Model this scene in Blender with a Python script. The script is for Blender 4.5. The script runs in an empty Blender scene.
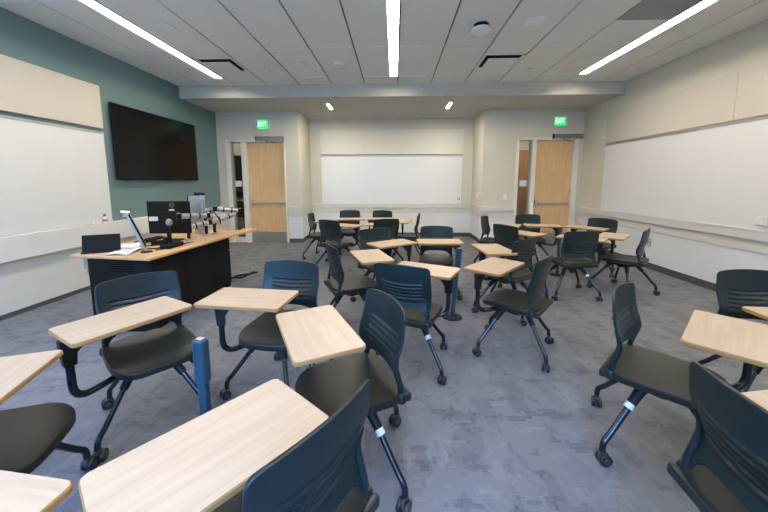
import bpy, bmesh, math, random
from mathutils import Vector, Matrix
random.seed(7)
PI = math.pi
S = bpy.context.scene
C = S.collection

# ------------------------------------------------------------------ materials
def mat(name, col, rough=.5, metal=0, emit=None, estr=1, spec=None, bump=None):
    m = bpy.data.materials.new(name); m.use_nodes = True
    nt = m.node_tree; b = nt.nodes['Principled BSDF']
    b.inputs['Base Color'].default_value = (*col, 1)
    b.inputs['Roughness'].default_value = rough
    b.inputs['Metallic'].default_value = metal
    if spec is not None: b.inputs['Specular IOR Level'].default_value = spec
    if emit:
        b.inputs['Emission Color'].default_value = (*emit, 1)
        b.inputs['Emission Strength'].default_value = estr
    if bump:                                   # fine procedural surface grain
        sc, st = bump
        tc = nt.nodes.new('ShaderNodeTexCoord'); n = nt.nodes.new('ShaderNodeTexNoise')
        n.inputs['Scale'].default_value = sc; n.inputs['Detail'].default_value = 3
        bp = nt.nodes.new('ShaderNodeBump'); bp.inputs['Strength'].default_value = st
        bp.inputs['Distance'].default_value = .002
        nt.links.new(tc.outputs['Object'], n.inputs['Vector'])
        nt.links.new(n.outputs['Fac'], bp.inputs['Height'])
        nt.links.new(bp.outputs['Normal'], b.inputs['Normal'])
    return m

def ramp(nt, stops, interp='LINEAR'):
    r = nt.nodes.new('ShaderNodeValToRGB'); e = r.color_ramp.elements
    r.color_ramp.interpolation = interp
    while len(e) < len(stops): e.new(.5)
    for k, (p, c) in enumerate(stops):
        e[k].position = p; e[k].color = (*c, 1)
    return r

def wood(name, dark, light, along='X', rough=.4, stretch=14, scale=3.0):
    m = mat(name, light, rough); nt = m.node_tree; b = nt.nodes['Principled BSDF']
    tc = nt.nodes.new('ShaderNodeTexCoord'); mp = nt.nodes.new('ShaderNodeMapping')
    sc = [stretch, stretch, stretch]; sc['XYZ'.index(along)] = 1.0
    mp.inputs['Scale'].default_value = sc
    nt.links.new(tc.outputs['Object'], mp.inputs['Vector'])
    n = nt.nodes.new('ShaderNodeTexNoise'); n.inputs['Scale'].default_value = scale
    n.inputs['Detail'].default_value = 6; n.inputs['Roughness'].default_value = .62
    n.inputs['Distortion'].default_value = .35
    nt.links.new(mp.outputs['Vector'], n.inputs['Vector'])
    r = ramp(nt, [(.28, dark), (.5, tuple((a+b_)/2 for a, b_ in zip(dark, light))), (.68, light)])
    nt.links.new(n.outputs['Fac'], r.inputs['Fac'])
    nt.links.new(r.outputs['Color'], b.inputs['Base Color'])
    return m

def carpet():
    m = mat('carpet', (.13, .14, .155), .95, spec=.15); nt = m.node_tree; b = nt.nodes['Principled BSDF']
    L = nt.links.new
    tc = nt.nodes.new('ShaderNodeTexCoord')
    def nz(scale_vec, sc, detail=2, seed=0.):
        mp = nt.nodes.new('ShaderNodeMapping'); mp.inputs['Scale'].default_value = scale_vec
        mp.inputs['Location'].default_value = (seed, seed*.7, 0)
        L(tc.outputs['Object'], mp.inputs['Vector'])
        n = nt.nodes.new('ShaderNodeTexNoise'); n.inputs['Scale'].default_value = sc
        n.inputs['Detail'].default_value = detail; n.inputs['Roughness'].default_value = .6
        L(mp.outputs['Vector'], n.inputs['Vector']); return n
    def mth(op, a, v):
        k = nt.nodes.new('ShaderNodeMath'); k.operation = op; L(a, k.inputs[0])
        if isinstance(v, (int, float)): k.inputs[1].default_value = v
        else: L(v, k.inputs[1])
        return k.outputs[0]
    # woven blotches with blocky, yarn-stepped edges: strokes along x and along y
    sn = nt.nodes.new('ShaderNodeVectorMath'); sn.operation = 'SNAP'; sn.inputs[1].default_value = (.022, .022, .05)
    L(tc.outputs['Object'], sn.inputs[0])
    class _P: outputs = {'Object': sn.outputs[0]}
    keep = tc; tc = _P
    def nz2(v, sc, detail, seed):
        mp = nt.nodes.new('ShaderNodeMapping'); mp.inputs['Scale'].default_value = v
        mp.inputs['Location'].default_value = (seed, seed*.7, 0)
        L(sn.outputs[0], mp.inputs['Vector'])
        n = nt.nodes.new('ShaderNodeTexNoise'); n.inputs['Scale'].default_value = sc
        n.inputs['Detail'].default_value = detail; n.inputs['Roughness'].default_value = .68
        L(mp.outputs['Vector'], n.inputs['Vector']); return n
    tc = keep
    a = nz2((1, 2.4, 1), 3.6, 5, 3.1); c = nz2((2.4, 1, 1), 3.8, 5, 9.3)
    ra = ramp(nt, [(.40, (.74, .77, .80)), (.425, (1, 1, 1)), (.58, (1, 1, 1)), (.61, (1.14, 1.14, 1.14))])
    rc = ramp(nt, [(.41, (.84, .86, .88)), (.435, (1, 1, 1)), (.59, (1, 1, 1)), (.62, (1.10, 1.10, 1.10))])
    L(a.outputs['Fac'], ra.inputs['Fac']); L(c.outputs['Fac'], rc.inputs['Fac'])
    m0 = nt.nodes.new('ShaderNodeMix'); m0.data_type = 'RGBA'; m0.blend_type = 'MULTIPLY'; m0.inputs['Factor'].default_value = 1
    L(ra.outputs['Color'], m0.inputs[6]); L(rc.outputs['Color'], m0.inputs[7])
    r = nt.nodes.new('ShaderNodeMix'); r.data_type = 'RGBA'; r.blend_type = 'MULTIPLY'; r.inputs['Factor'].default_value = 1
    r.inputs[7].default_value = (.152, .160, .180, 1)
    L(m0.outputs[2], r.inputs[6])
    # blocky patches
    vo = nt.nodes.new('ShaderNodeTexVoronoi'); vo.distance = 'CHEBYCHEV'; vo.inputs['Scale'].default_value = 9
    mp = nt.nodes.new('ShaderNodeMapping'); mp.inputs['Scale'].default_value = (1, .55, 1)
    L(tc.outputs['Object'], mp.inputs['Vector']); L(mp.outputs['Vector'], vo.inputs['Vector'])
    sep = nt.nodes.new('ShaderNodeSeparateColor'); L(vo.outputs['Color'], sep.inputs[0])
    pr = ramp(nt, [(0, (.86, .86, .87)), (.16, (1, 1, 1)), (.86, (1.0, 1.0, 1.0)), (.9, (1.1, 1.1, 1.1))], 'CONSTANT')
    L(sep.outputs[0], pr.inputs['Fac'])
    mm = nt.nodes.new('ShaderNodeMix'); mm.data_type = 'RGBA'; mm.blend_type = 'MULTIPLY'; mm.inputs['Factor'].default_value = 1
    L(r.outputs[2], mm.inputs[6]); L(pr.outputs['Color'], mm.inputs[7])
    f = nz((1, 1, 1), 190, 2)
    fr = ramp(nt, [(.3, (.8, .8, .8)), (.7, (1.18, 1.18, 1.18))]); L(f.outputs['Fac'], fr.inputs['Fac'])
    m2 = nt.nodes.new('ShaderNodeMix'); m2.data_type = 'RGBA'; m2.blend_type = 'MULTIPLY'; m2.inputs['Factor'].default_value = 1
    L(mm.outputs[2], m2.inputs[6]); L(fr.outputs['Color'], m2.inputs[7])
    L(m2.outputs[2], b.inputs['Base Color'])
    bp = nt.nodes.new('ShaderNodeBump'); bp.inputs['Strength'].default_value = .4; bp.inputs['Distance'].default_value = .004
    L(f.outputs['Fac'], bp.inputs['Height']); L(bp.outputs['Normal'], b.inputs['Normal'])
    return m

def glass_mat():
    m = bpy.data.materials.new('clear_glass'); m.use_nodes = True; nt = m.node_tree
    nt.nodes.clear(); o = nt.nodes.new('ShaderNodeOutputMaterial')
    t = nt.nodes.new('ShaderNodeBsdfTransparent'); t.inputs['Color'].default_value = (.93, .95, .94, 1)
    g = nt.nodes.new('ShaderNodeBsdfGlossy'); g.inputs['Roughness'].default_value = .03
    f = nt.nodes.new('ShaderNodeFresnel'); f.inputs['IOR'].default_value = 1.4
    x = nt.nodes.new('ShaderNodeMixShader')
    nt.links.new(f.outputs[0], x.inputs[0]); nt.links.new(t.outputs[0], x.inputs[1]); nt.links.new(g.outputs[0], x.inputs[2])
    nt.links.new(x.outputs[0], o.inputs['Surface']); return m

M = dict(
    wall=mat('greige_paint', (.64, .615, .535), .85, bump=(90, .12)),
    teal=mat('teal_paint', (.150, .245, .258), .8, bump=(90, .12)),
    white=mat('white_paint', (.74, .73, .71), .7),
    panel=mat('wainscot_paint', (.70, .73, .765), .65),
    rail=mat('rail_paint', (.63, .625, .60), .6),
    soffit=mat('soffit_paint', (.56, .54, .48), .85),
    tile=mat('ceiling_tile', (.87, .86, .81), .95, bump=(260, .25)),
    tee=mat('ceiling_grid_grey', (.22, .22, .21), .6),
    teew=mat('ceiling_grid_white', (.92, .92, .90), .5),
    fabric=mat('tack_fabric', (.575, .54, .49), .95, bump=(420, .6)),
    fabric_pale=mat('pale_tack_fabric', (.70, .685, .62), .95, bump=(420, .6)),
    board=mat('whiteboard_enamel', (.735, .75, .77), .28),
    alu=mat('aluminium', (.50, .51, .52), .38, .9),
    base=mat('rubber_base', (.075, .070, .065), .6),
    carpet=carpet(),
    door=wood('maple_door', (.63, .40, .20), (.75, .51, .285), 'Z', .45, 9, 1.8),
    frame=mat('frame_paint', (.80, .775, .71), .45),
    steel=mat('brushed_steel', (.50, .49, .47), .38, .95),
    bar=mat('push_bar_metal', (.52, .52, .51), .35, .6),
    closer=mat('closer_grey', (.20, .20, .195), .45, .5),
    glass=glass_mat(),
    green=mat('exit_green', (.0, .5, .1), .4, emit=(.0, 1.0, .12), estr=.95),
    exitw=mat('exit_letter', (.55, .9, .6), .4, emit=(.55, 1.0, .65), estr=1.6),
    exitbox=mat('exit_housing', (.72, .72, .72), .3),
    led=mat('led_lens', (1, 1, 1), .5, emit=(1.0, .875, .70), estr=39),
    ledspot=mat('led_slot', (1, 1, 1), .5, emit=(1.0, .88, .70), estr=540),
    ledtrim=mat('led_trim', (.80, .79, .77), .5),
    hall=mat('hall_light', (1, 1, 1), .5, emit=(1.0, .92, .82), estr=16),
    dark=mat('matte_black', (.005, .005, .0055), .6, spec=.2),
    black=mat('gloss_black', (.008, .008, .009), .12),
    tv=mat('screen_glass', (.003, .003, .0035), .16, spec=.16),
    duct=mat('grille_grey', (.42, .41, .39), .7),
    plastic=mat('slate_plastic', (.0075, .019, .023), .40, spec=.42, bump=(500, .25)),
    plastic_warm=mat('warm_lit_plastic', (.013, .0155, .014), .42, spec=.36, bump=(500, .25)),  # same plastic as the back, warm ceiling-light reflection put into its colour
    metal=mat('slate_metal', (.050, .064, .078), .22, .85),
    postm=mat('blue_slate_metal', (.030, .075, .11), .36, .3),
    hub=mat('hub_black', (.008, .009, .011), .5, spec=.3),
    wheel=mat('caster_black', (.010, .010, .011), .4),
    wheelg=mat('caster_cap', (.045, .048, .052), .45),
    lam=wood('pale_laminate', (.40, .305, .215), (.50, .395, .29), 'Y', .38, 16, 2.2),
    edge=mat('laminate_edge', (.36, .20, .07), .5),
    desktop=wood('desk_laminate', (.52, .33, .165), (.64, .43, .235), 'Y', .4, 12, 2.4),
    silver=mat('silver_tube', (.55, .56, .58), .28, .85),
    paper=mat('paper', (.62, .70, .80), .8),
    card=mat('card', (.80, .86, .88), .7),
    label=mat('sticker', (.78, .80, .80), .4),
    blue=mat('blue_cap', (.02, .12, .45), .4),
    red=mat('red_print', (.55, .05, .04), .4),
    plate=mat('switch_plate', (.78, .78, .76), .35),
    outdoor=mat('outdoor_ground', (.22, .25, .20), .9),
    mesh=mat('microphone_mesh', (.28, .28, .29), .45, .7),
    oak=wood('hall_wood', (.42, .20, .085), (.52, .27, .12), 'Z', .5, 8, 1.8),
)

# ------------------------------------------------------------------ helpers
def link(name, me, m, parent=None):
    o = bpy.data.objects.new(name, me); C.objects.link(o)
    ms = m if isinstance(m, (list, tuple)) else [m]
    for x in ms: me.materials.append(M[x] if isinstance(x, str) else x)
    if parent is not None: o.parent = parent
    return o

def bmobj(name, bm, m, parent=None, smooth=None):
    bmesh.ops.recalc_face_normals(bm, faces=bm.faces)
    me = bpy.data.meshes.new(name); bm.to_mesh(me); bm.free()
    if smooth is not None:
        for p in me.polygons: p.use_smooth = True
        me.set_sharp_from_angle(angle=math.radians(smooth))
    return link(name, me, m, parent)

def box(bm, x0, x1, y0, y1, z0, z1, bev=0, mi=0, mx=None):
    r = bmesh.ops.create_cube(bm, size=1)
    vs = r['verts']
    for v in vs:
        v.co = Vector(((x0+x1)/2 + v.co.x*(x1-x0), (y0+y1)/2 + v.co.y*(y1-y0), (z0+z1)/2 + v.co.z*(z1-z0)))
        if mx is not None: v.co = mx @ v.co
    fs = {f for v in vs for f in v.link_faces}
    for f in fs: f.material_index = mi
    if bev:
        es = {e for v in vs for e in v.link_edges}
        r = bmesh.ops.bevel(bm, geom=list(es), offset=bev, segments=2, affect='EDGES', profile=.5)
        for f in r['faces']: f.material_index = mi
    return bm

def fillet(pts, r, n=5):
    pts = [Vector(p) for p in pts]; out = [pts[0]]
    for a, b, c in zip(pts, pts[1:], pts[2:]):
        u = (a-b); w = (c-b); k = min(r, u.length*.49, w.length*.49)
        p, q = b+u.normalized()*k, b+w.normalized()*k
        for i in range(n+1):
            t = i/n; out.append((1-t)**2*p + 2*t*(1-t)*b + t*t*q)
    out.append(pts[-1]); return out

def tube(bm, pts, r, seg=10, mi=0, cap=True, flat=1.0):
    pts = [Vector(p) for p in pts]; rings = []; up = None
    for i, p in enumerate(pts):
        t = (pts[min(i+1, len(pts)-1)] - pts[max(i-1, 0)]).normalized()
        if up is None:
            up = Vector((0, 0, 1)) if abs(t.z) < .9 else Vector((1, 0, 0))
        a = t.cross(up)
        if a.length < 1e-5: a = t.orthogonal()
        a.normalize(); b = a.cross(t).normalized(); up = b
        rr = r[i] if isinstance(r, (list, tuple)) else r
        rings.append([bm.verts.new(p + a*math.cos(2*PI*k/seg)*rr + b*math.sin(2*PI*k/seg)*rr*flat) for k in range(seg)])
    for R, Q in zip(rings, rings[1:]):
        for k in range(seg):
            f = bm.faces.new((R[k], R[(k+1) % seg], Q[(k+1) % seg], Q[k])); f.material_index = mi
    if cap:
        for R in (rings[0], rings[-1]):
            f = bm.faces.new(R); f.material_index = mi
    return bm

def lathe(bm, prof, seg=24, c=(0, 0, 0), mi=0, axis='Z'):
    rings = []
    for r, z in prof:
        ring = []
        for k in range(seg):
            a = 2*PI*k/seg; p = Vector((r*math.cos(a), r*math.sin(a), z))
            if axis == 'Y': p = Vector((p.x, p.z, p.y))
            if axis == 'X': p = Vector((p.z, p.x, p.y))
            ring.append(bm.verts.new(p + Vector(c)))
        rings.append(ring)
    for R, Q in zip(rings, rings[1:]):
        for k in range(seg):
            f = bm.faces.new((R[k], R[(k+1) % seg], Q[(k+1) % seg], Q[k])); f.material_index = mi
    for R in (rings[0], rings[-1]):
        f = bm.faces.new(R); f.material_index = mi
    return bm

def prism(bm, poly, z0, z1, mi=0, mside=None, bev=0):
    a = [bm.verts.new((x, y, z0)) for x, y in poly]; b = [bm.verts.new((x, y, z1)) for x, y in poly]
    n = len(poly); fs = []
    f = bm.faces.new(a); f.material_index = mi; fs.append(f)
    f = bm.faces.new(b); f.material_index = mi; fs.append(f)
    for k in range(n):
        f = bm.faces.new((a[k], a[(k+1) % n], b[(k+1) % n], b[k])); f.material_index = mi if mside is None else mside
    return bm

def nb(): return bmesh.new()

def tag(o, label=None, cat=None, group=None, kind=None):
    if label: o['label'] = label
    if cat: o['category'] = cat
    if group: o['group'] = group
    if kind: o['kind'] = kind
    return o

def empty(name, loc=(0, 0, 0), rz=0, parent=None):
    o = bpy.data.objects.new(name, None); C.objects.link(o)
    o.location = loc; o.rotation_euler = (0, 0, rz); o.empty_display_size = .1
    if parent: o.parent = parent
    return o

def struct(name, bm, m, parent=None, smooth=None):
    o = bmobj(name, bm, m, parent, smooth)
    if parent is None: o['kind'] = 'structure'
    return o

def bx(name, m, x0, x1, y0, y1, z0, z1, bev=0, parent=None):
    return bmobj(name, box(nb(), x0, x1, y0, y1, z0, z1, bev), m, parent)

def kids(o): return [c for c in list(C.objects) if c.parent == o]

def copy_tree(o, parent=None, tree=None):
    tree = tree if tree is not None else {}
    c = o.copy(); C.objects.link(c)
    if parent is not None: c.parent = parent
    for ch in TREE.get(o.name, []): copy_tree(ch, c)
    return c
TREE = {}
def reg(root):
    for ch in kids(root):
        TREE.setdefault(root.name, []).append(ch); reg(ch)

def text_mesh(name, body, size, m, parent, mx, depth=.001, align='CENTER'):
    cu = bpy.data.curves.new(name, 'FONT'); cu.body = body; cu.size = size; cu.extrude = depth
    cu.align_x = align; cu.align_y = 'CENTER'
    t = bpy.data.objects.new(name, cu); C.objects.link(t)
    bpy.context.view_layer.update()
    me = bpy.data.meshes.new_from_object(t.evaluated_get(bpy.context.evaluated_depsgraph_get()))
    bpy.data.objects.remove(t)
    o = link(name, me, m, parent); o.matrix_local = mx
    return o

# ------------------------------------------------------------------ room numbers
XL, XR = -4.10, 4.20
YR = -1.9           # window wall behind the viewer
YS = 6.21           # soffit face
YD = 7.42           # wall with the doors
YA = 8.39           # back of the alcove
ZC, ZS = 3.235, 3.01
AX0, AX1 = -2.20, 1.99
G = .6096

struct('floor', box(nb(), XL-.2, XR+.2, YR-.2, 9.9, -.12, 0), 'carpet')

# suspended ceiling: tiles with shadow gaps over grid tees
bm = nb()
xs = [XL] + [-3.604+G*i for i in range(13)] + [XR]
ys = [YR] + [v for v in [4.56+2*G*j for j in range(-6, 2)] if v > YR] + [YS]
LX = (-3.085, -.022, 3.17)
for xa, xb in zip(xs, xs[1:]):
    for ya, yb in zip(ys, ys[1:]):
        segs = [(ya, yb)]
        mid = (xa+xb)/2
        if (abs(mid+2.69) < .1 or abs(mid-1.58) < .1) and ya < 5.0 < yb: segs = [(ya, 4.86), (5.47, yb)]
        if abs(mid-2.80) < .1 and ya < 3.7 < yb: segs = [(ya, 3.365), (3.97, yb)]
        g = .010
        for p, q in segs:
            spans = [(xa+g, xb-g)]
            for lx in LX:
                if xa-.08 < lx < xb+.08 and p < 5.7:
                    spans = [(u, v) for u, v in ((xa+g, min(lx-.062, xb-g)), (max(lx+.062, xa+g), xb-g)) if v-u > .004]
            for u, v in spans: box(bm, u, v, p+.003, q-.003, ZC, ZC+.018)
struct('ceiling', bm, 'tile')
bm = nb(); box(bm, XL, XR, YR, YS, ZC+.034, ZC+.10)
struct('ceiling_deck', bm, 'tee')
bm = nb()
for y in ys[1:-1]:
    for xa, xb in zip(xs, xs[1:]):
        sp = [(xa+.010, xb-.010)]
        for lx in LX:
            if xa < lx < xb and y < 5.7: sp = [(xa+.010, lx-.063), (lx+.063, xb-.010)]
        for u, v in sp:
            if v-u > .004: box(bm, u, v, y-.0085, y+.0085, ZC-.005, ZC+.016)
struct('trim_1', bm, 'teew')
# soffit over the back of the room
bm = nb(); box(bm, XL, XR, YS, 9.9, ZS, ZC+.1)
struct('soffit', bm, 'soffit')

# walls
struct('wall_left', box(nb(), XL-.15, XL, YR-.2, YD+.16, 0, ZC+.1), 'teal')
struct('wall_right', box(nb(), XR, XR+.15, YR-.2, 9.9, 0, ZC+.1), 'wall')
# wall with doors: D = opening x0,x1,ztop
def door_wall(name, x0, x1, o0, o1, zt, y):
    bm = nb()
    if o0-x0 > .01: box(bm, x0, o0, y, y+.16, 0, ZS)
    if x1-o1 > .01: box(bm, o1, x1, y, y+.16, 0, ZS)
    box(bm, o0, o1, y, y+.16, zt, ZS)
    return struct(name, bm, 'wall')
door_wall('wall_back_door_left', XL, AX0, -3.90, -2.52, 2.375, YD)
door_wall('wall_back_door_right', AX1, XR, 2.73, 4.10, 2.385, YD)
struct('wall_alcove_left', box(nb(), AX0-.13, AX0, YD+.16, YA, 0, ZS), 'wall')
struct('wall_alcove_right', box(nb(), AX1, AX1+.13, YD+.16, YA, 0, ZS), 'wall')
struct('wall_alcove_back', box(nb(), AX0-.13, AX1+.13, YA, YA+.12, 0, ZS), 'wall')
struct('wall_corridor_left', box(nb(), -6.2, -6.1, YD+.16, 9.9, 0, ZS), 'wall')
struct('floor_corridor', box(nb(), -6.2, XL-.2, YD+.16, 9.9, -.12, 0), 'carpet')
struct('ceiling_corridor_left', box(nb(), -6.2, XL, YD+.16, 9.9, ZS, ZS+.1), 'tile')
struct('wall_corridor_side', box(nb(), -6.2, XL-.15, YD+.06, YD+.16, 0, ZS+.1), 'wall')
struct('wall_corridor_back', box(nb(), -6.1, XR, 9.75, 9.9, 0, ZS), 'wall')
# window wall behind the viewer, three openings
WX = [(-3.5, -1.6), (-1.3, .6)]
WZ = (.95, 2.75)
bm = nb(); e = XL-.0
for a, b in WX + [(XR, None)]:
    box(bm, e, a, YR-.2, YR, 0, ZC+.1); e = b
for a, b in WX:
    box(bm, a, b, YR-.2, YR, 0, WZ[0]); box(bm, a, b, YR-.2, YR, WZ[1], ZC+.1)
struct('wall_rear', bm, 'wall')
for k, (a, b) in enumerate(WX):
    r = empty('window_%d' % (k+1), ((a+b)/2, YR-.1, WZ[0])); r['kind'] = 'structure'
    w, h = (b-a)/2, WZ[1]-WZ[0]
    bm = nb()
    for xa, xb, za, zb in ((-w, -w+.05, 0, h), (w-.05, w, 0, h), (-w, w, 0, .05), (-w, w, h-.05, h), (-.025, .025, 0, h)):
        box(bm, xa, xb, -.03, .03, za, zb)
    bmobj('window_frame', bm, 'alu', r)
    bmobj('window_pane', box(nb(), -w+.03, w-.03, -.003, .003, .03, h-.03), 'glass', r)
    bmobj('window_sill', box(nb(), -w-.04, w+.04, .0, .16, -.03, 0), 'white', r)

# wainscot: lower panel, two stepped rails, base
def wains(k, axis, fixed, a, b, sgn, low=True):
    """axis 'X': wall faces along x at x=fixed; sgn: direction into the room"""
    def bb(bm, d0, d1, z0, z1, bev=0):
        lo, hi = sorted((fixed+sgn*d0, fixed+sgn*d1))
        if axis == 'X': box(bm, lo, hi, a, b, z0, z1, bev)
        else: box(bm, a, b, lo, hi, z0, z1, bev)
    struct('trim_%d' % (k+10), (lambda b_: (bb(b_, 0, .010, .10, .615), b_)[1])(nb()), 'panel')
    bm = nb(); bb(bm, 0, .020, .61, .738, .003); bb(bm, 0, .040, .748, .862, .004); bb(bm, 0, .012, .738, .748)
    struct('trim_%d' % k, bm, 'rail')
    bm = nb(); bb(bm, 0, .014, 0, .10)
    return bm
struct('baseboard_right', wains(2, 'X', XR, YR, YD, -1), 'base')
struct('baseboard_back_left', wains(3, 'Y', YD, -2.52+.03, AX0+.04, -1), 'base')
struct('baseboard_alcove_left', wains(4, 'X', AX0, YD, YA, 1), 'base')
struct('baseboard_alcove_back', wains(5, 'Y', YA, AX0, AX1, -1), 'base')
struct('baseboard_alcove_right', wains(6, 'X', AX1, YD, YA, -1), 'base')
struct('baseboard_back_right', wains(7, 'Y', YD, AX1-.04, 2.73, -1), 'base')
# left wall: deep ledge under the whiteboard, white panel below
bm = nb(); box(bm, XL, XL+.07, YR, YD, .605, .868, .004)
struct('trim_8', bm, 'white')
struct('trim_9', box(nb(), XL, XL+.014, YR, YD, .055, .605), 'wall')
struct('baseboard_left', box(nb(), XL, XL+.010, YR, YD, 0, .055), 'base')

# ------------------------------------------------------------------ doors
def make_door(name, x0, zt, dl, dr, sl0, sl1, x1, closer, ex, hinge_r):
    y = YD
    r = empty(name, (0, 0, 0)); r['kind'] = 'structure'
    bm = nb(); t = .045
    for a, b, za, zb in ((x0, sl0, 0, zt), (sl1, dl, 0, zt), (dr, x1, 0, zt), (x0, x1, zt-.035, zt+.012)):
        box(bm, a, b, y-.022, y+.175, za, zb, .004)
    box(bm, sl0, sl1, y+.03, y+.12, 0, .12)
    bmobj('door_frame', bm, 'frame', r)
    bmobj('sidelight_glass', box(nb(), sl0, sl1, y+.07, y+.078, .12, zt-.035), 'glass', r)
    slab = bmobj('door_slab', box(nb(), dl+.004, dr-.004, y+.055, y+.10, .008, zt-.04, .002), 'door', r)
    bmobj('kick_plate', box(nb(), dl+.02, dr-.02, y+.051, y+.055, .01, .255), 'steel', slab)
    bm = nb()
    box(bm, dl+.03, dr-.03, y-.01, y+.03, .925, .965, .008)
    box(bm, dl+.03, dl+.085, y-.03, y+.055, .875, 1.03, .012)
    box(bm, dr-.07, dr-.03, y-.005, y+.055, .915, .975, .006)
    bmobj('push_bar', bm, 'bar', slab)
    bm = nb(); box(bm, closer[0], closer[1], y-.075, y-.024, zt-.01, zt+.085, .006)
    box(bm, closer[0]-.002, closer[0]+.02, y-.077, y-.022, zt-.012, zt+.087, .004, 1)
    tube(bm, [((closer[0]+closer[1])/2-.1, y-.04, zt-.015), ((closer[0]+closer[1])/2+.12, y+.05, zt-.05)], .012, 8, 0)
    bmobj('door_closer', bm, ['closer', 'dark'], slab)
    bm = nb()
    for z in (.25, 1.15, 2.1): box(bm, dr-.010, dr+.004, y+.04, y+.056, z, z+.11)
    bmobj('hinges', bm, 'steel', slab)
    return r
make_door('door_1', -3.90, 2.375, -3.42, -2.55, -3.80, -3.54, -2.52, (-3.17, -2.53), 0, True)
make_door('door_2', 2.73, 2.385, 3.17, 4.00, 2.79, 3.08, 4.10, (3.50, 4.15), 0, True)

# exit signs
def exit_sign(x, z, label):
    r = tag(empty('exit_sign', (x, YD, z)), label, 'exit sign', 'green exit signs above the doors')
    bmobj('housing', box(nb(), -.175, .175, -.045, 0, -.105, .105, .008), 'exitbox', r)
    f = bmobj('face', box(nb(), -.105, .110, -.049, -.045, -.088, .088), 'green', r)
    text_mesh('letters', 'EXIT', .135, 'exitw', f, Matrix.Translation((0, -.0505, 0)) @ Matrix.Rotation(PI/2, 4, 'X') @ Matrix.Diagonal((.72, 1.15, 1, 1)))
    return r
exit_sign(-3.005, 2.725, 'green lit EXIT sign above the door beside the teal wall')
exit_sign(3.63, 2.745, 'green lit EXIT sign above the door beside the long right whiteboard')

# white cards taped on the sidelight glass
tag(bx('notice_card', 'card', -3.755, -3.60, YD+.063, YD+.066, 1.325, 1.46), 'white notice card on the narrow glass of the left door', 'notice', 'notices taped inside the door glass')
tag(bx('notice_card', 'card', 2.86, 3.02, YD+.063, YD+.066, 1.32, 1.46), 'white notice card on the narrow glass of the right door', 'notice', 'notices taped inside the door glass')

# corridor glimpsed through the door glass
s = tag(bx('corridor_screen', 'black', -5.3, -4.45, 9.69, 9.75, .95, 2.23, .004), 'tall black display board on the corridor wall seen through the left door glass', 'display')
bm = nb(); box(bm, -5.1, -4.3, 9.0, 9.45, .42, .46, .01, 0); box(bm, -5.1, -4.3, 9.40, 9.45, .46, .86, .01, 0)
for x in (-5.05, -4.35):
    for y in (9.04, 9.41): tube(bm, [(x, y, 0), (x, y, .43)], .014, 8)
tag(bmobj('corridor_bench', bm, 'dark'), 'dark low bench in the corridor behind the left door glass', 'bench')
hd = empty('door_3', (0, 0, 0)); hd['kind'] = 'structure'
bmobj('door_slab', box(nb(), 3.15, 4.18, 9.70, 9.749, 0, 2.35), 'oak', hd)
bmobj('side_panel', box(nb(), 2.2, 3.14, 9.71, 9.749, 0, 2.35), 'oak', hd)
tag(bx('corridor_light', 'hall', 3.0, 4.0, 8.6, 8.75, 2.72, 2.76), 'bright strip light on the corridor ceiling behind the right door glass', 'light')
tag(bx('corridor_light', 'hall', -5.2, -4.2, 8.6, 8.75, 2.97, 3.01), 'strip light on the corridor ceiling behind the left door', 'light')
struct('ceiling_corridor', box(nb(), AX1+.2, XR, YD+.3, 9.75, 2.76, 2.80), 'tile')

# ------------------------------------------------------------------ lights
def linear(x, y0, y1, label, w=.062):
    r = tag(empty('linear_light', (x, y1, ZC)), label, 'ceiling light', 'linear lights in the ceiling')
    L = y0-y1
    bm = nb()
    for s in (-1, 1): box(bm, s*w-(.010 if s < 0 else 0), s*w+(.010 if s > 0 else 0), L, 0, -.006, .0335)
    box(bm, -w, w, -.010, 0, -.006, .0335)
    bmobj('housing', bm, 'ledtrim', r)
    bmobj('lens', box(nb(), -w, w, L, -.012, .026, .033), 'led', r)
    return r
linear(-3.085, -1.3, 5.79, 'long glowing ceiling light nearest the teal wall')
linear(-.022, -1.3, 5.81, 'long glowing ceiling light along the middle of the room')
linear(3.17, -1.3, 5.80, 'long glowing ceiling light nearest the beige right wall')
for x, t in ((-1.375, 'left'), (1.125, 'right')):
    r = tag(empty('slot_downlight', (x, 6.97, ZS)), 'small slot downlight in the soffit, %s one of the pair' % t, 'downlight', 'slot downlights in the soffit')
    bmobj('lens', box(nb(), -.02, .02, -.2, .2, -.006, .0-.001), 'ledspot', r)
    bm = nb()
    for s in (-1, 1): box(bm, s*.024-.004, s*.024+.004, -.206, .206, -.008, -.0005)
    bmobj('trim_ring', bm, 'ledtrim', r)

# ceiling fittings
def disc(name, x, y, rad, h, label, cat, group, m='tile', holes=False):
    r = tag(bmobj(name, lathe(nb(), [(rad*.2, 0), (rad, 0), (rad*.99, -h*.7), (rad*.85, -h), (rad*.2, -h)], 32, (x, y, ZC-.0005)), m, None, 40), label, cat, group)
    return r
gs = 'round speakers in the ceiling'
disc('ceiling_speaker', -1.475, 5.17, .125, .008, 'flush round ceiling speaker beside the white smoke detector', 'speaker', gs)
disc('ceiling_speaker', -2.70, 3.93, .115, .012, 'round ceiling speaker beside the light nearest the teal wall', 'speaker', gs)
disc('ceiling_speaker', 1.585, 3.93, .115, .02, 'round white ceiling speaker in front of the square air diffuser', 'speaker', gs, 'teew')
disc('ceiling_speaker', 2.80, 5.22, .125, .008, 'flush round ceiling speaker beside the far end of the right ceiling light', 'speaker', gs)
disc('smoke_detector', -.865, 5.15, .088, .04, 'domed white smoke detector on the ceiling between middle light and left speaker', 'smoke detector', None, 'teew')
gq = 'concealed sprinkler caps'
disc('sprinkler_cap', -2.10, 5.46, .042, .012, 'tiny round sprinkler cap near the left air diffuser', 'sprinkler', gq)
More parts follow.
